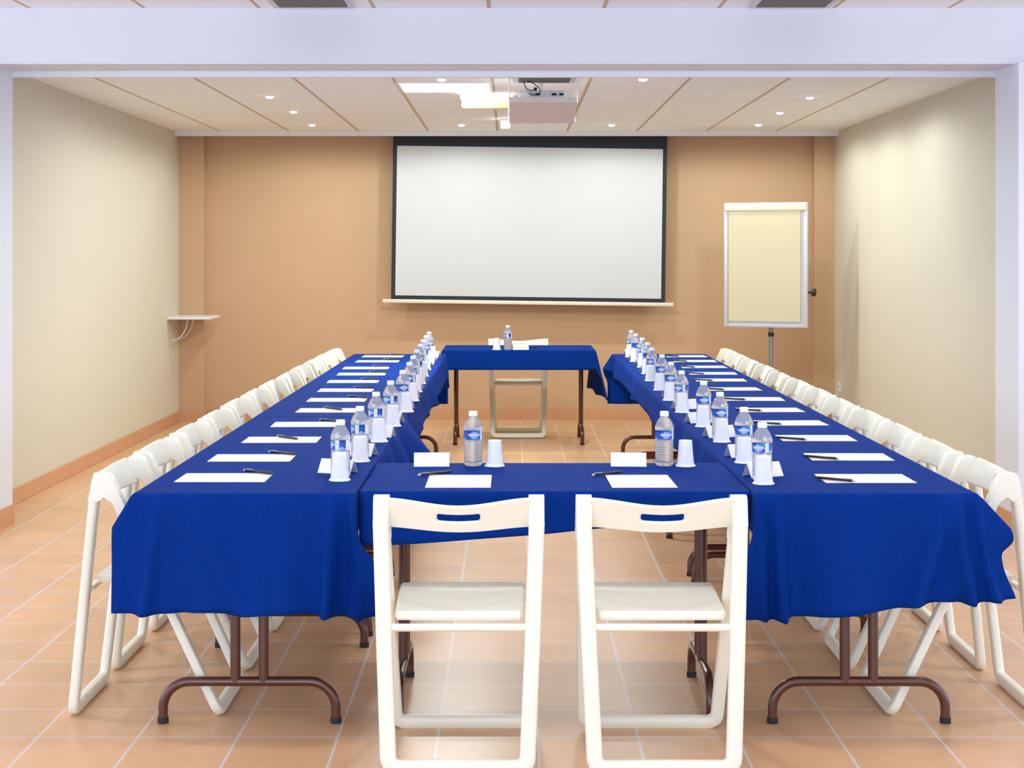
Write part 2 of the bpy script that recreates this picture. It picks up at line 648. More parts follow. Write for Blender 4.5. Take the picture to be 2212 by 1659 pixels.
t = thing('wall_socket', 'small white wall socket low on the right wall', 'socket', (XR, 14.22, .33))
bm = new()
box(bm, -.012, 0, -.04, .04, -.04, .04, .004, 2)
finish('plate', bm, M['white_plastic'], t)
bm = new()
tube(bm, [(-.0125, 0, 0), (-.0105, 0, 0)], .02, 20)
finish('socket_well', bm, M['vent_frame'], t)

# ------------------------------------------------------------------ flip chart
t = thing('flip_chart', 'flip chart with blank cream pad on a grey stand by the right corner', 'flip chart', (2.14, 13.62, 0), R(-24))
bm = new()
for k in range(5):
    a = R(90 + 72 * k)
    tube(bm, [(0.02 * math.cos(a), .06 + .02 * math.sin(a), .09), (.30 * math.cos(a), .06 + .26 * math.sin(a), .035)], .014, 10)
    tube(bm, [(.30 * math.cos(a), .06 + .26 * math.sin(a), 0.0), (.30 * math.cos(a), .06 + .26 * math.sin(a), .05)], .02, 12)
finish('base', bm, M['alu_dark'], t, auto=40)
bm = new()
tube(bm, [(0.03, .06, .07), (.03, .06, 1.2)], .019, 16)
finish('pole', bm, M['alu_dark'], t, auto=40)
bm = new()
tube(bm, [(.03, .06, .80), (.03, .06, .835)], .024, 16)
finish('clamp_collar', bm, M['black'], t, auto=40)
bm = new()
x0, x1, z0, z1 = -.36, .36, .878, 1.925
box(bm, x0, x0 + .035, -.012, .028, z0, z1, .006, 2)
box(bm, x1 - .035, x1, -.012, .028, z0, z1, .006, 2)
box(bm, x0 + .035, x1 - .035, -.012, .028, z0, z0 + .03, .004, 2)
box(bm, x0 + .035, x1 - .035, -.0, .028, z0 + .03, z1, .002, 1)
finish('frame', bm, M['alu'], t, auto=40)
bm = new()
box(bm, x0 + .04, x1 - .06, -.014, -.001, z0 + .05, z1 - .06)
finish('paper_pad', bm, M['flip_paper'], t)
bm = new()
box(bm, x0 + .005, x1 - .005, -.024, .03, z1 - .07, z1 + .002, .012, 3)
finish('clamp_bar', bm, M['screen_bar'], t, auto=40)
bm = new()
box(bm, x0 + .05, x1 - .06, -.06, -.0125, z0 + .002, z0 + .014, .003, 1)
box(bm, x0 + .05, x1 - .06, -.06, -.056, z0 + .002, z0 + .03, .001, 1)
finish('pen_tray', bm, M['alu'], t)
bm = new()
tube(bm, [(x1, .01, 1.175), (x1 + .03, .01, 1.175)], .008, 12)
tube(bm, [(x1 + .028, .01, 1.175), (x1 + .036, .01, 1.175), (x1 + .058, .01, 1.175), (x1 + .064, .01, 1.175)], [.024, .033, .033, .024], 20)
finish('knob', bm, M['black'], t, auto=40)

# ------------------------------------------------------------------ folding chair
def make_chair():
    t = thing('folding_chair', 'x', 'chair')
    P = M['chair']
    # rear frame
    def rp(x, z):
        return Vector((x, -.24 + .11 * z, z))
    def fp(x, z):
        return Vector((x, .24 - .462 * z, z))
    def uframe(pf, hb, ht, ztop, zb, rad, w, th):
        q = [pf(-ht, ztop), pf(-(hb + (ht - hb) * .5), ztop * .5)]
        z = zb
        for i in range(6):
            a = R(180 + 90 * i / 5)
            q.append(pf(-hb + rad + rad * math.cos(a), z + rad + rad * math.sin(a)))
        q += [Vector((-v.x, v.y, v.z)) for v in q[::-1]]
        return q
    nr = Vector((0, 1, -.11)).normalized()
    bm = new()
    sweep_bar(bm, uframe(rp, .1995, .2265, .712, .0225, .03, .045, .03), nr, .046, .030)
    finish('rear_frame', bm, P, t, auto=50)
    nf = Vector((0, 1, .462)).normalized()
    bm = new()
    sweep_bar(bm, uframe(fp, .209, .226, .70, .0205, .03, .04, .03), nf, .040, .030)
    # side cheeks at the hinge, one shape with the front legs
    for s in (-1, 1):
        poly = [(-.0445, .648), (-.0995, .768), (-.106, .780), (-.118, .787), (-.138, .789), (-.154, .787), (-.163, .779), (-.168, .762),
                (-.172, .733), (-.180, .703), (-.146, .700), (-.128, .713), (-.1015, .696), (-.0805, .648)]
        xs = (s * .2035, s * .2485)
        va = [bm.verts.new((xs[0], y, z)) for y, z in poly]
        vb = [bm.verts.new((xs[1], y, z)) for y, z in poly]
        bm.faces.new(va)
        bm.faces.new(vb[::-1])
        n = len(poly)
        for i in range(n):
            bm.faces.new((va[i], va[(i + 1) % n], vb[(i + 1) % n], vb[i]))
    finish('front_frame', bm, P, t, auto=35)
    # backrest: a bowed panel with a dipping edge and a hand slot
    bm = new()
    xs = [-.2095, -.195, -.18, -.16, -.13, -.10, -.08, -.062, -.056, -.03, 0]
    xs = xs + [-x for x in xs[-2::-1]]
    ts = [0, .12, .28, .38, .53, .69, .80, .92, 1]
    def bz(x, tt):
        q = min(1, abs(x) / .212)
        s = q * q * (3 - 2 * q)
        top = .768 + .0185 * s
        bot = .689 + .010 * s
        return bot + (top - bot) * tt
    grid = []
    for x in xs:
        colv = []
        for tt in ts:
            z = bz(x, tt)
            bow = .042 * (1 - (x / .212) ** 2) ** 1.6
            edge = 0
            colv.append(bm.verts.new((x, .24 - .462 * z - .038 - bow, z)))
        grid.append(colv)
    for i in range(len(xs) - 1):
        for j in range(len(ts) - 1):
            if abs(xs[i] + xs[i + 1]) / 2 < .0615 and ts[j] >= .355 and ts[j + 1] <= .705:
                continue
            bm.faces.new((grid[i][j], grid[i + 1][j], grid[i + 1][j + 1], grid[i][j + 1]))
    bmesh.ops.recalc_face_normals(bm, faces=bm.faces[:])
    bmesh.ops.solidify(bm, geom=bm.faces[:], thickness=.015)
    bmesh.ops.recalc_face_normals(bm, faces=bm.faces[:])
    es = [e for e in bm.edges if len(e.link_faces) == 2 and e.calc_face_angle(0) > R(50)]
    bmesh.ops.bevel(bm, geom=es, offset=.0035, segments=2, affect='EDGES', clamp_overlap=True)
    finish('backrest', bm, P, t, auto=40)
    # seat: a slightly dished slab
    bm = new()
    nx, ny = 10, 10
    top = []
    for i in range(nx + 1):
        rr = []
        for j in range(ny + 1):
            fx, fy = i / nx * 2 - 1, j / ny
            hw = .185 + .012 * fy
            y = -.168 + .425 * fy
            if j == ny:
                y += -.012 * fx ** 4
            z = .456 - .006 * (1 - fx * fx) * math.sin(PI * fy)
            rr.append(bm.verts.new((fx * hw, y, z)))
        top.append(rr)
    for i in range(nx):
        for j in range(ny):
            bm.faces.new((top[i][j], top[i + 1][j], top[i + 1][j + 1], top[i][j + 1]))
    bmesh.ops.recalc_face_normals(bm, faces=bm.faces[:])
    bmesh.ops.solidify(bm, geom=bm.faces[:], thickness=.027)
    zs = [v.co.z for v in bm.verts]
    if max(zs) > .46:
        for v in bm.verts:
            v.co.z -= .027
    bmesh.ops.recalc_face_normals(bm, faces=bm.faces[:])
    es = [e for e in bm.edges if len(e.link_faces) == 2 and e.calc_face_angle(0) > R(50)]
    bmesh.ops.bevel(bm, geom=es, offset=.006, segments=3, affect='EDGES', clamp_overlap=True)
    finish('seat', bm, P, t, auto=40)
    bm = new()
    tube(bm, [(-.193, -.185, .412), (.193, -.185, .412)], .0115, 14)
    finish('crossbar', bm, P, t, auto=40)
    remember(t)
    return t

chair = make_chair()
used_chair = []
CH_Y = [5.43, 6.00, 6.592, 7.175, 7.772, 8.355, 8.952, 9.535, 10.132, 10.715, 11.312, 11.895]
GC = 'cream folding chairs along the %s table row'
for side, xc, rz in (('left', -1.175, R(-90)), ('right', 1.46, R(90))):
    for i, y in enumerate(CH_Y):
        jx, jr = (random.uniform(-.008, .008), random.uniform(-.5, .5)) if i else (0, 0)
        if side == 'right':
            jx += [.0, -.02, -.005, 0, 0, 0, 0, 0, 0, 0, 0, 0][i]
        place(chair, used_chair, (xc + jx, y, 0), rz + R(jr),
              'cream plastic folding chair along the %s table row, %s' % (side, nth(i)), GC % side)
for x, w in ((-.152, 'left'), (.438, 'right')):
    place(chair, used_chair, (x, 4.868, 0), 0, 'white plastic folding chair with its back to the camera, %s of the front pair' % w,
          'two chairs at the front cross table')
place(chair, used_chair, (.06, 13.37, 0), PI, 'cream folding chair behind the presenter table under the screen', 'chair at the presenter table')

# ------------------------------------------------------------------ folding table
ZT = .742
def make_table(length):
    t = thing('folding_table', 'x', 'table')
    bm = new()
    box(bm, -length / 2, length / 2, -.3425, .3425, .716, ZT, .004, 2)
    finish('tabletop', bm, M['laminate'], t)
    for s in (-1, 1):
        x = s * (length / 2 - .09)
        bm = new()
        rad = .085
        p = [(x, -.275, .012)]
        p += arc((x, -.275 + rad, .132 - rad), (0, -1, 0), (0, 0, 1), rad, 0, 90, 8)
        p += arc((x, .275 - rad, .132 - rad), (0, 1, 0), (0, 0, 1), rad, 90, 0, 8)
        p += [(x, .275, .012)]
        tube(bm, p, .0155, 14)
        for yy in (-.045, .045):
            tube(bm, [(x, yy, .13), (x, yy, .70)], .0165, 14)
        box(bm, x - .02, x + .02, -.30, .30, .696, .7155)
        leg = finish('leg_frame', bm, M['steel'], t, auto=45)
        for yy in (-.275, .275):
            bm = new()
            tube(bm, [(x, yy, 0), (x, yy, .018)], .0175, 14)
            finish('foot_cap', bm, M['rubber'], leg, auto=45)
    remember(t)
    return t

table = make_table(1.176)
used_t = []
TY0, TL = 5.065, 1.18
for side, xc in (('left', -.8325), ('right', 1.107)):
    for i in range(6):
        nm = ['nearest', 'second', 'third', 'fourth', 'fifth', 'farthest'][i]
        place(table, used_t, (xc, TY0 + TL * (i + .5), 0), R(90),
              'brown legged folding table under blue cloth in the %s row, %s' % (side, nm + ('' if i in (0, 5) else ' from the camera')),
              'folding tables of the %s row' % side)
place(table, used_t, (.1395, 5.447, 0), 0, 'brown legged folding table joining the two rows behind the two white chairs', 'front cross table')
place(table, used_t, (.06, 12.955, 0), 0, 'brown legged folding table standing alone under the projection screen', 'presenter table')

# ------------------------------------------------------------------ tablecloths
def sst(a, b, x):
    t = max(0.0, min(1.0, (x - a) / (b - a)))
    return t * t * (3 - 2 * t)

ZCL = .745
def cloth(name, label, x0, x1, y0, y1, L=0, Rr=0, F=0, B=0, waves=None, hem=None, qcorner=None, inner=None, end_major=True, bulge=None, ext=None, group=None, step=.02):
    """x0..y1: the table top; L, Rr, F, B: how far it hangs on each side. waves(side, s, d) gives the outward offset on a hanging side."""
    def axis(a0, a1, l, h):
        out = []
        if l > 0:
            n = max(3, round(l / .018))
            out += [(a0, l * (n - i) / n, -1) for i in range(n)]
            out += [(a0, .004, -1)] if l > .02 else []
        n = max(2, round((a1 - a0) / step))
        out += [(a0 + (a1 - a0) * i / n, 0.0, 0) for i in range(n + 1)]
        if h > 0:
            out += [(a1, .004, 1)] if h > .02 else []
            n = max(3, round(h / .018))
            out += [(a1, h * (i + 1) / n, 1) for i in range(n)]
        return out
    ux, uy = axis(x0, x1, L, Rr), axis(y0, y1, F, B)
    bm = new()
    grid = []
    RB = .006
    for xb, a, sx in ux:
        rowv = []
        for yb, b, sy in uy:
            sideX = 'L' if sx < 0 else 'R'
            sideY = 'F' if sy < 0 else 'B'
            x, y, z = xb, yb, ZCL
            if a > 0 and b == 0:
                h = hem(sideX, yb) if hem else 1
                d = a * h
                w = waves(sideX, yb, d) if waves else 0
                q = qcorner(sideX, yb) if qcorner else 0
                x += sx * (RB * (1 - math.exp(-d / RB)) + w + q * d)
                z -= max(0, d * math.sqrt(max(0, 1 - q * q)) - RB * .5 * (1 - math.exp(-d / RB)))
            elif b > 0 and a == 0:
                h = hem(sideY, xb) if hem else 1
                d = b * h
                w = waves(sideY, xb, d) if waves else 0
                q = qcorner(sideY, xb) if qcorner else 0
                y += sy * (RB * (1 - math.exp(-d / RB)) + w + q * d)
                z -= max(0, d * math.sqrt(max(0, 1 - q * q)) - RB * .5 * (1 - math.exp(-d / RB)))
            elif a > 0 and b > 0:
                if end_major:
                    mj, mn, smj, smn = b, a, sideY, sideX
                    cm, cn = xb, yb
                else:
                    mj, mn, smj, smn = a, b, sideX, sideY
                    cm, cn = yb, xb
                h = hem(smj, cm + (sx if end_major else sy) * mn) if hem else 1
                hn = hem(smn, cn) if hem else 1
                q = qcorner(smn, cn) if qcorner else 0
                d = mj * h
                mnn = mn * hn
                w = sst(0, .25, d)
                wv = waves(smj, cm + (sx if end_major else sy) * mn, d) if waves else 0
                wv2 = waves(smn, cn, mnn) if waves else 0
                o_minor = (RB * (1 - math.exp(-mnn / RB)) + q * mnn + wv2) * (1 - w) + ((ext or {}).get(smn + smj, .42) * mnn) * w
                if bulge:
                    o_minor += bulge(smn + smj, d) * mnn / .13
                o_major = RB * (1 - math.exp(-d / RB)) + wv - (.10 * mnn * w if smj == 'F' else 0)
                zz = d + mnn * math.sqrt(max(0, 1 - q * q)) * (1 - w) * .9
                if end_major:
                    x += sx * o_minor
                    y += sy * o_major
                else:
                    y += sy * o_minor
                    x += sx * o_major
                z -= max(0, zz - RB * .5)
            rowv.append(bm.verts.new((x, y, z)))
        grid.append(rowv)
    for i in range(len(grid) - 1):
        for j in range(len(grid[0]) - 1):
            bm.faces.new((grid[i][j], grid[i + 1][j], grid[i + 1][j + 1], grid[i][j + 1]))
    o = finish(name, bm, M['cloth'], None, smooth=True)
    md = o.modifiers.new('thickness', 'SOLIDIFY')
    md.thickness = .0018
    md.offset = -1
    tag(o, label, 'tablecloth', group)
    return o

def bumps(s, lst):
    return sum(a * math.exp(-((s - c) / w) ** 2) for c, w, a in lst)

# left row -------------------------------------------------------
LX0, LX1 = -1.176, -.489
RX0, RX1 = .763, 1.451
YE = TY0 + 6 * TL
def row_waves(side_in, ys, seed):
    rnd = random.Random(seed)
    f = [(ys + rnd.uniform(0, 2.3), rnd.uniform(.10, .22), rnd.uniform(.008, .03)) for _ in range(5)]
    return f

def left_waves_near(side, s, d):
    k = (max(0, d) / .375) ** .7 * 1.6
    if side == 'F':
        base = .012 * k
        return base + k * (bumps(s, [(-1.100 - .10 * d, .026, .036), (-1.04 + .05 * d, .03, -.012), (-1.02 + .50 * d, .040, .026), (-.80 + .05 * d, .035, .014),
                                  (-.700, .05, .010), (-.560 - .04 * d, .019, .052), (-.520, .013, -.018), (-.500 + .14 * d, .016, .036)])
                           + .006 * math.sin(s * 23))
    if side == 'R':
        g = sst(5.82, 6.1, s)
        return g * (d / .13) * (.012 + bumps(s, [(6.35, .12, .03), (6.75, .15, .05), (7.25, .16, .10), (7.40, .05, .03)]) + .006 * math.sin(s * 19))
    return (d / .13) * (.006 + bumps(s, [(5.80, .05, .010), (6.30, .06, .012), (6.88, .05, .010), (7.47, .035, .03)]) + .003 * math.sin(s * 17))

def left_hem_near(side, s):
    if side == 'R':
        return 1.0 + .30 * sst(6.0, 7.2, s)
    if side == 'F':
        return 1.0 + .012 * math.sin(s * 11) - .03 * math.exp(-((s + 1.0) / .12) ** 2) + .015 * sst(-.6, -.45, s)
    return 1.0

cloth('tablecloth', 'navy blue tablecloth over the near end of the left table row', LX0, LX1, TY0 - .006, TY0 + 2 * TL - .0015, L=.13, Rr=.13, F=.378, step=.011,
      waves=left_waves_near, hem=left_hem_near,
      qcorner=lambda sd, s: (.46 * (1 - sst(TY0 - .01, TY0 + .12, s)) if sd == 'L' else 0), ext={'LF': .52, 'RF': .5},
      group='navy cloths of the left row')

def mid_waves(out, seed):
    a = row_waves('L', TY0 + 2 * TL, seed)
    b = row_waves('R', TY0 + 2 * TL, seed + 5)
    def w(side, s, d):
        k = d / .13
        e = math.exp(-((s - (TY0 + 2 * TL)) / .12) ** 2) + math.exp(-((s - (TY0 + 4 * TL)) / .12) ** 2)
        if side == out:
            return k * (.007 + .004 * math.sin(s * 13 + seed))
        return k * (.010 + bumps(s, a if side == 'L' else b) * .4 + .03 * e)
    return w

cloth('tablecloth', 'navy blue tablecloth over the middle of the left table row', LX0, LX1, TY0 + 2 * TL + .0015, TY0 + 4 * TL - .0015, L=.13, Rr=.165,
      waves=mid_waves('L', 11), group='navy cloths of the left row')

def far_waves(out, seed):
    a = [(y + 2 * TL, w, v) for y, w, v in row_waves('L', TY0 + 2 * TL, seed)]
    b = [(y + 2 * TL, w, v) for y, w, v in row_waves('R', TY0 + 2 * TL, seed + 5)]
    def w(side, s, d):
        if side in 'FB':
            return d / .375 * (.012 + .012 * math.sin(s * 16 + seed) + .008 * math.sin(s * 29))
        if side == out:
            return d / .13 * (.007 + .004 * math.sin(s * 14 + seed))
        return d / .13 * (.010 + bumps(s, a if side == 'L' else b) * .4)
    return w

cloth('tablecloth', 'navy blue tablecloth over the far end of the left table row', LX0, LX1, TY0 + 4 * TL + .0015, YE, L=.13, Rr=.16, B=.378,
      waves=far_waves('L', 31), ext={'LB': .1, 'RB': .1}, group='navy cloths of the left row')

# right row ------------------------------------------------------
def right_waves_near(side, s, d):
    k = (max(0, d) / .375) ** .7 * 1.6
    if side == 'F':
        return .012 * k + k * (bumps(s, [(.830 + .03 * d, .018, .058), (.785, .012, .030), (.90, .05, -.014), (1.05, .10, .012),
                                        (1.385 + .10 * d, .022, .050), (1.37 - .34 * d, .032, .040), (1.43 - .1 * d, .015, -.02), (1.44 + .22 * d, .022, .035)]) + .005 * math.sin(s * 19))
    if side == 'L':
        g = sst(5.82, 6.1, s)
        return g * (d / .13) * (.010 + bumps(s, [(6.3, .12, .02), (6.9, .2, .03), (7.4, .1, .03)]) + .005 * math.sin(s * 21))
    return (d / .13) * (.006 + bumps(s, [(5.72, .05, .010), (6.30, .06, .012), (7.47, .035, .03)]) + .003 * math.sin(s * 15))

def right_hem_near(side, s):
    if side == 'F':
        return 1.045 - .135 * sst(.70, 1.50, s) - .03 * sst(1.17, 1.32, s) + .01 * math.sin(s * 14)
    return 1.0

cloth('tablecloth', 'navy blue tablecloth over the near end of the right table row', RX0, RX1, TY0 - .006, TY0 + 2 * TL - .0015, L=.13, Rr=.14, F=.378, step=.011,
      waves=right_waves_near, hem=right_hem_near,
      qcorner=lambda sd, s: (.50 * (1 - sst(TY0 - .01, TY0 + .12, s)) if sd == 'R' else 0), ext={'RF': .62, 'LF': .4},
      bulge=lambda c, d: (.030 * math.exp(-((d - .04) / .07) ** 2) - .006 * math.exp(-((d - .17) / .05) ** 2) + .040 * sst(.22, .36, d)) if c == 'RF' else 0, group='navy cloths of the right row')
cloth('tablecloth', 'navy blue tablecloth over the middle of the right table row', RX0, RX1, TY0 + 2 * TL + .0015, TY0 + 4 * TL - .0015, L=.13, Rr=.13,
      waves=mid_waves('R', 47), group='navy cloths of the right row')
cloth('tablecloth', 'navy blue tablecloth over the far end of the right table row', RX0, RX1, TY0 + 4 * TL + .0015, YE, L=.13, Rr=.13, B=.378,
      waves=far_waves('R', 53), qcorner=lambda sd, s: .45 * sst(YE - .12, YE, s) if sd == 'L' else 0, ext={'LB': .3, 'RB': .1}, group='navy cloths of the right row')

# cross table ------------------------------------------------------
cloth('tablecloth', 'navy blue tablecloth over the cross table behind the two white chairs', -.476, .750, 5.098, 5.792, F=.17, B=.10,
      waves=lambda sd, s, d: d / .17 * (.010 + .006 * math.sin(s * 13) + bumps(s, [(.1, .08, .008), (.62, .05, .012)])),
      hem=lambda sd, s: (1.0 - .45 * sst(-.5, .75, s)) if sd == 'F' else 1, group='navy cloth of the cross table')
# presenter table --------------------------------------------------
cloth('tablecloth', 'navy blue tablecloth over the presenter table under the screen', -.532, .652, 12.608, 13.302, L=.375, Rr=.375, F=.155, B=.12,
      waves=lambda sd, s, d: (d / .375 * ((.085 if sd == 'R' else .035) - (.115 if sd == 'R' else .06) * sst(12.6, 13.25, s) + .010 * math.sin(s * 15)) if sd in 'LR' else d / .15 * .008),
      hem=lambda sd, s: (1.05 - .14 * sst(12.55, 13.3, s) + .02 * math.sin(s * 21) if sd in 'LR' else 1.0),
      end_major=False, group='navy cloth of the presenter table')

# ------------------------------------------------------------------ things on the tables
ZI = ZCL + .0005
def make_bottle():
    t = thing('water_bottle', 'x', 'bottle')
    prof = [(0, .004), (.020, .001), (.027, 0), (.0315, .006), (.0325, .014)]
    z = .018
    while z < .088:
        prof += [(.0325, z), (.0325, z + .004), (.0308, z + .0065)]
        z += .009
    prof += [(.0318, .0925), (.0322, .095), (.0322, .126), (.0334, .129), (.0334, .134), (.0322, .139), (.028, .152), (.0215, .163), (.0155, .171), (.0142, .174),
             (.0142, .180), (0, .180)]
    bm = new()
    lathe(bm, prof, 32)
    finish('bottle_body', bm, M['pet'], t, auto=60)
    bm = new()
    lathe(bm, [(.0128, .1745), (.0155, .1745), (.0158, .176), (.0155, .190), (.0145, .1915), (0, .1915)], 28)
    finish('cap', bm, M['cap'], t, auto=50)
    # wrapped label, its design laid out face by face
    bm = new()
    nx, nz = 128, 26
    r, z0, z1 = .0325, .0945, .1265
    vs = [[bm.verts.new((r * math.sin(2 * PI * i / nx), -r * math.cos(2 * PI * i / nx), z0 + (z1 - z0) * j / nz)) for j in range(nz + 1)] for i in range(nx)]
    for i in range(nx):
        s = (((i + .5) / nx + .5) % 1 - .5) * 2 * PI * r * 1000       # mm from the front
        for j in range(nz):
            zz = (z1 - z0) * (j + .5) / nz * 1000                        # 0..32 mm
            f = bm.faces.new((vs[i][j], vs[(i + 1) % nx][j], vs[(i + 1) % nx][j + 1], vs[i][j + 1]))
            mi = 0
            if abs(s) > 62:
                mi = 3
            elif abs(s) > 38:
                mi = 2 if zz < 7 + 3 * math.sin(s * .3) else (1 if zz > 24 + 3 * math.sin(s * .2) else 0)
            elif 24 < s <= 38:
                mi = 3 if (int(zz) % 4) else 2
            else:
                if zz > 22 - .15 * s and s < -4:
                    mi = 1
                if zz < 9 + 3 * math.sin(s * .22):
                    mi = 0
                if (s / 15) ** 2 + ((zz - 15) / 12.5) ** 2 < 1:
                    mi = 2
                if abs(s) < 20 and abs(zz - 16.5) < 3.6 - (.05 * abs(s)):
                    mi = 3
                if ((s - 17) / 5) ** 2 + ((zz - 27) / 4) ** 2 < 1:
                    mi = 4
            f.material_index = mi
    lb = finish('label', bm, [M['label_blue'], M['label_deep'], M['label_pale'], M['label_white'], M['label_green']], t, smooth=True)
    # the red lettering bent round the bottle
    cu = bpy.data.curves.new('lettering', 'FONT')
    cu.body = 'CRISTALINE'
    cu.size = 1.0
    tmp = bpy.data.objects.new('lettering_tmp', cu)
    COL.objects.link(tmp)
    dg = bpy.context.evaluated_depsgraph_get()
    me = bpy.data.meshes.new_from_object(tmp.evaluated_get(dg))
    bpy.data.objects.remove(tmp)
    xs = [v.co.x for v in me.vertices]
    ys = [v.co.y for v in me.vertices]
    wx, wy = max(xs) - min(xs), max(ys) - min(ys)
    bm = new()
    bm.from_mesh(me)
    for v in bm.verts:
        s = ((v.co.x - min(xs)) / wx - .5) * .034
        zz = z0 + .0145 + (v.co.y - min(ys)) / wy * .0045
        a = s / r
        v.co = Vector(((r + .0003) * math.sin(a), -(r + .0003) * math.cos(a), zz))
    finish('lettering', bm, M['label_red'], lb)
    remember(t)
    return t

bottle = make_bottle()
used_b = []

bm = new()
lathe(bm, [(0, .0885), (.018, .0885), (.0205, .0895), (.0222, .091), (.0232, .0895), (.0236, .086), (.0262, .05), (.0302, .010), (.0315, .0065), (.0350, .0035),
           (.0362, .0018), (.0355, .0), (.0335, .0), (.0335, .002), (.0295, .008), (.0255, .05), (.0229, .085), (0, .0865)], 36)
cup = finish('plastic_cup', bm, M['cup'], None, auto=50)
tag(cup, 'x', 'cup')
KIDS[cup.name] = []
used_c = []

def make_card():
    bm = new()
    h, w, l, th = .046, .030, .0625, .0006
    for s in (-1, 1):
        a = Vector((0, s * w, 0))
        b = Vector((0, 0, h))
        n = Vector((0, h * s, w)).normalized() * th
        vs = [bm.verts.new(p) for p in (a + Vector((-l, 0, 0)), a + Vector((l, 0, 0)), b + Vector((l, 0, 0)), b + Vector((-l, 0, 0)))]
        ws = [bm.verts.new(v.co - n) for v in vs]
        bm.faces.new(vs)
        bm.faces.new(ws[::-1])
        for i in range(4):
            bm.faces.new((vs[i], vs[(i + 1) % 4], ws[(i + 1) % 4], ws[i]))
    o = finish('place_card', bm, M['card'])
    tag(o, 'x', 'place card')
    KIDS[o.name] = []
    return o
card = make_card()
used_k = []

bm = new()
nx, ny = 8, 6
g = [[bm.verts.new((-.1485 + .297 * i / nx, -.105 + .21 * j / ny, .0012)) for j in range(ny + 1)] for i in range(nx + 1)]
for i in range(nx):
    for j in range(ny):
        bm.faces.new((g[i][j], g[i + 1][j], g[i + 1][j + 1], g[i][j + 1]))
bmesh.ops.recalc_face_normals(bm, faces=bm.faces[:])
r_ = bmesh.ops.solidify(bm, geom=bm.faces[:], thickness=.0012)
zmin = min(v.co.z for v in bm.verts)
for v in bm.verts:
    v.co.z -= zmin
paper = finish('paper_sheet', bm, M['paper'])
tag(paper, 'x', 'paper')
KIDS[paper.name] = []
used_p = []

def make_pen():
    t = thing('pen', 'x', 'pen')
    bm = new()
    tube(bm, [(-.068, 0, .0045), (.055, 0, .0045), (.066, 0, .0045), (.072, 0, .0045)], [.0045, .0045, .0028, .0008], 12)
    finish('barrel', bm, M['pen'], t, auto=50)
    bm = new()
    tube(bm, [(-.076, 0, .0045), (-.068, 0, .0045)], [.0035, .004], 10)
    finish('push_button', bm, M['pen_end'], t, auto=50)
    bm = new()
    box(bm, -.066, -.032, -.0012, .0012, .0092, .0104)
    finish('clip', bm, M['pen_end'], t)
    remember(t)
    return t
pen = make_pen()
used_n = []

PAPER_L = [(-.955, 5.405), (-.945, 5.93), (-.92, 6.51), (-.895, 7.10), (-.87, 7.74), (-.89, 8.30), (-.905, 8.89), (-.925, 9.50), (-.93, 10.09), (-.95, 10.63), (-.93, 11.30), (-.935, 11.85)]
PAPER_R = [(1.175, 5.385), (1.24, 5.96), (1.235, 6.57), (1.235, 7.16), (1.24, 7.76), (1.25, 8.35), (1.225, 8.97), (1.24, 9.61), (1.26, 10.15), (1.272, 10.74), (1.282, 11.33), (1.277, 11.86)]
BOT_L = [(-.571, 5.424), (-.551, 5.908), (-.543, 6.52), (-.528, 7.105), (-.518, 7.745), (-.522, 8.32), (-.535, 8.86), (-.548, 9.42), (-.560, 9.98), (-.572, 10.54), (-.582, 11.08), (-.588, 11.61)]
CUP_L = [(-.565, 5.343), (-.543, 5.833), (-.525, 6.446), (-.512, 7.03), (-.495, 7.67), (-.502, 8.246), (-.515, 8.785), (-.525, 9.345), (-.537, 9.905), (-.549, 10.465), (-.558, 11.005), (-.562, 11.535)]
BOT_R = [(.828, 5.34), (.8436, 5.87), (.84, 6.515), (.842, 7.085), (.812, 7.72), (.824, 8.35), (.835, 8.97), (.836, 9.62), (.86, 10.2), (.873, 10.78), (.872, 11.34), (.878, 11.84)]
CUP_R = [(.820, 5.263), (.834, 5.794), (.838, 6.44), (.831, 7.01), (.808, 7.645), (.809, 8.275), (.816, 8.895), (.822, 9.545), (.848, 10.125), (.866, 10.705), (.860, 11.265), (.862, 11.765)]
KARD_L = [(-.592, 5.535), (-.548, 6.02), (-.525, 6.635), (-.525, 7.215), (-.520, 7.86), (-.525, 8.43), (-.535, 8.97), (-.545, 9.53), (-.555, 10.09), (-.565, 10.65), (-.565, 11.19), (-.560, 11.74)]
KARD_R = [(.848, 5.455), (.845, 5.985), (.84, 6.63), (.826, 7.20), (.83, 7.835), (.84, 8.465), (.85, 9.085), (.855, 9.735), (.872, 10.315), (.885, 10.895), (.885, 11.455), (.885, 11.955)]

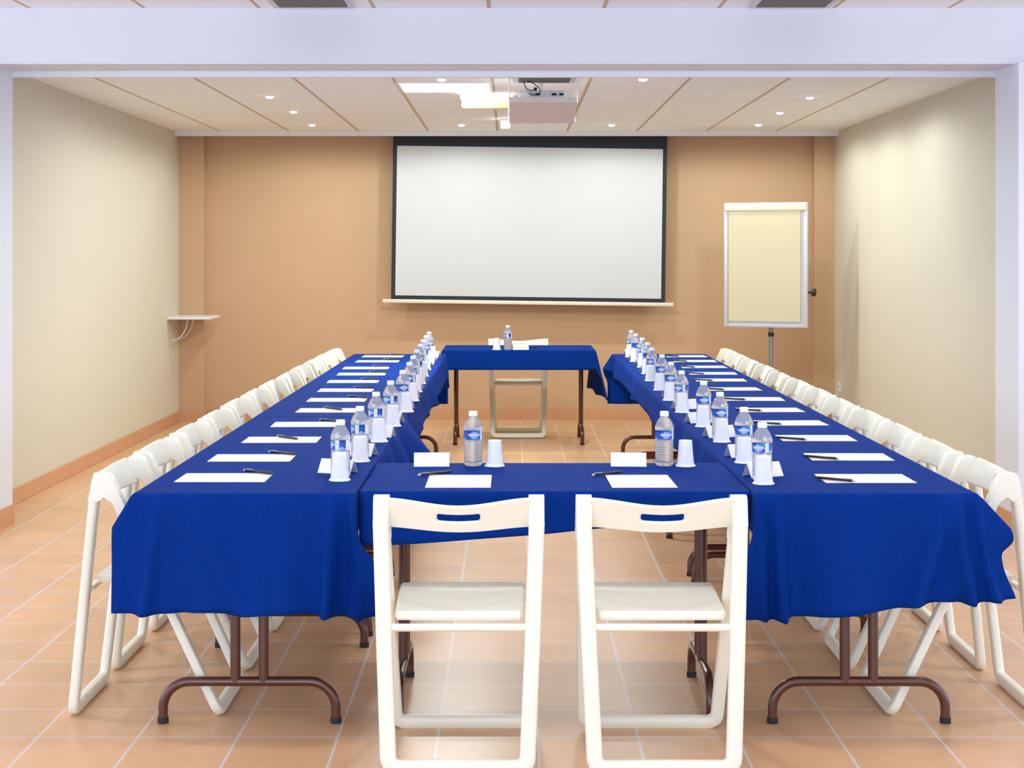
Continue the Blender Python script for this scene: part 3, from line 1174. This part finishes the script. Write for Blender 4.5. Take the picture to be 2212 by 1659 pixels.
rnd = random.Random(3)
for side, pp, bb, cc, kk in (('left', PAPER_L, BOT_L, CUP_L, KARD_L), ('right', PAPER_R, BOT_R, CUP_R, KARD_R)):
    sg = 1 if side == 'left' else -1
    for i in range(12):
        w = '%s table row, %s' % (side, nth(i))
        rp = rnd.uniform(-2.5, 2.5) if i else 0
        place(paper, used_p, (pp[i][0], pp[i][1], ZI), R(rp), 'blank white sheet of paper on the ' + w, 'papers on the %s row' % side)
        if side == 'left':
            if i in (2, 4):
                loc, ang = (pp[i][0] + .02, pp[i][1] + .03), -48
            else:
                loc, ang = (pp[i][0] + .10, pp[i][1] + .095), -34 + rnd.uniform(-8, 8)
        else:
            loc, ang = (pp[i][0] - .115, pp[i][1] - .06), 180 - 40 + rnd.uniform(-6, 6)
        place(pen, used_n, (loc[0], loc[1], ZI + .0026), R(ang), 'black pen by the paper on the ' + w, 'pens on the %s row' % side)
        place(bottle, used_b, (*bb[i], ZI), R((-70 if i < 2 and side == 'left' else rnd.uniform(-60, 30)) if side == 'left' else [-35, -8, 5, 0, -40, -5, -10, -25, 30, -60, 40, -50][i]),
              'small clear water bottle with blue label on the ' + w, 'water bottles on the %s row' % side)
        place(cup, used_c, (*cc[i], ZI), 0, 'white plastic cup upside down on the ' + w, 'upturned cups on the %s row' % side)
        rk = (rnd.uniform(14, 24) if i else 22) * (-1 if side == 'left' else 1)
        place(card, used_k, (kk[i][0] + (0 if i == 0 else (-.016 if side == 'left' else .012)), kk[i][1], ZI), R(rk), 'folded white place card behind the bottle on the ' + w, 'place cards on the %s row' % side)

for w, px, pnx, kx, bx, cx in (('left', -.17, -.252, -.28, -.134, -.058), ('right', .425, .33, .4145, .541, .614)):
    r1 = R(90)
    place(paper, used_p, (px + (0 if w == 'left' else -.0), 5.32, ZI), R(90 if w == 'left' else 91), 'blank white sheet of paper on the front cross table, %s one' % w, 'papers on the cross table')
    place(pen, used_n, (pnx, 5.47, ZI + .0026), R(40), 'black pen with a pale end on the front cross table, %s one' % w, 'pens on the cross table')
    place(card, used_k, (kx, 5.72, ZI), R(2 if w == 'left' else -3), 'folded white place card on the front cross table, %s one' % w, 'place cards on the cross table')
    place(bottle, used_b, (bx, 5.72, ZI), R(8), 'small clear water bottle with blue label on the front cross table, %s one' % w, 'water bottles on the cross table')
    place(cup, used_c, (cx, 5.705, ZI), 0, 'white plastic cup upside down on the front cross table, %s one' % w, 'upturned cups on the cross table')
place(cup, used_c, (-.112, 12.66, ZI), 0, 'white plastic cup upside down on the presenter table', 'items on the presenter table')
place(bottle, used_b, (-.025, 12.67, ZI), R(-60), 'small clear water bottle with blue label on the presenter table', 'items on the presenter table')
place(card, used_k, (.075, 12.68, ZI), R(2), 'folded white place card on the presenter table', 'items on the presenter table')
place(paper, used_p, (.10, 12.94, ZI), R(88), 'blank white sheet of paper lying flat on the presenter table', 'items on the presenter table')
place(pen, used_n, (.16, 12.88, ZI + .0026), R(20), 'black pen lying on the presenter table paper', 'items on the presenter table')

# ------------------------------------------------------------------ light, camera, look
w = bpy.data.worlds.new('daylight')
scene.world = w
w.use_nodes = True
bg = w.node_tree.nodes['Background']
bg.inputs[0].default_value = (*lin((216, 232, 255)), 1)
bg.inputs[1].default_value = 2.6

day_fill = lamp('assumed_daylight_fill', 'AREA', (-2.2, -2.9, 1.6), 120, (206, 224, 255), shape='RECTANGLE', size=4.0, size_y=2.2)  # added unseen fill for assumed cool daylight behind the camera; no window is built
day_fill.rotation_euler = (R(90), 0, 0)

# unseen overhead fill added over the front hall, brightening seats, papers and floor
for y, pw in ((3.0, 14), (5.4, 48), (7.4, 44)):
    for x in (-2.1, 0.1, 2.3):
        lamp('hall_fill', 'SPOT', (x, y, ZH - .05), pw, (250, 250, 250), spot_size=R(150), spot_blend=.9, shadow_soft_size=.12)

cam = bpy.data.cameras.new('camera')
cam.sensor_fit = 'HORIZONTAL'
cam.sensor_width = 36
cam.lens = 3500 / 2212 * 36
cam.shift_x = 2 / 2212
cam.shift_y = -279.5 / 2212
cam.clip_end = 100
co = bpy.data.objects.new('camera', cam)
co.location = (0, 0, 1.49)
co.rotation_euler = (R(90), 0, 0)
COL.objects.link(co)
scene.camera = co

vs = scene.view_settings
vs.view_transform = 'Standard'
vs.look = 'None'
vs.gamma = 1
vs.use_curve_mapping = False
vs.exposure = 0.0
scene.cycles.use_denoising = True
scene.cycles.max_bounces = 8
scene.cycles.transparent_max_bounces = 24
scene.cycles.transmission_bounces = 8
scene.cycles.caustics_reflective = False
scene.cycles.caustics_refractive = False
scene.cycles.sample_clamp_indirect = 6
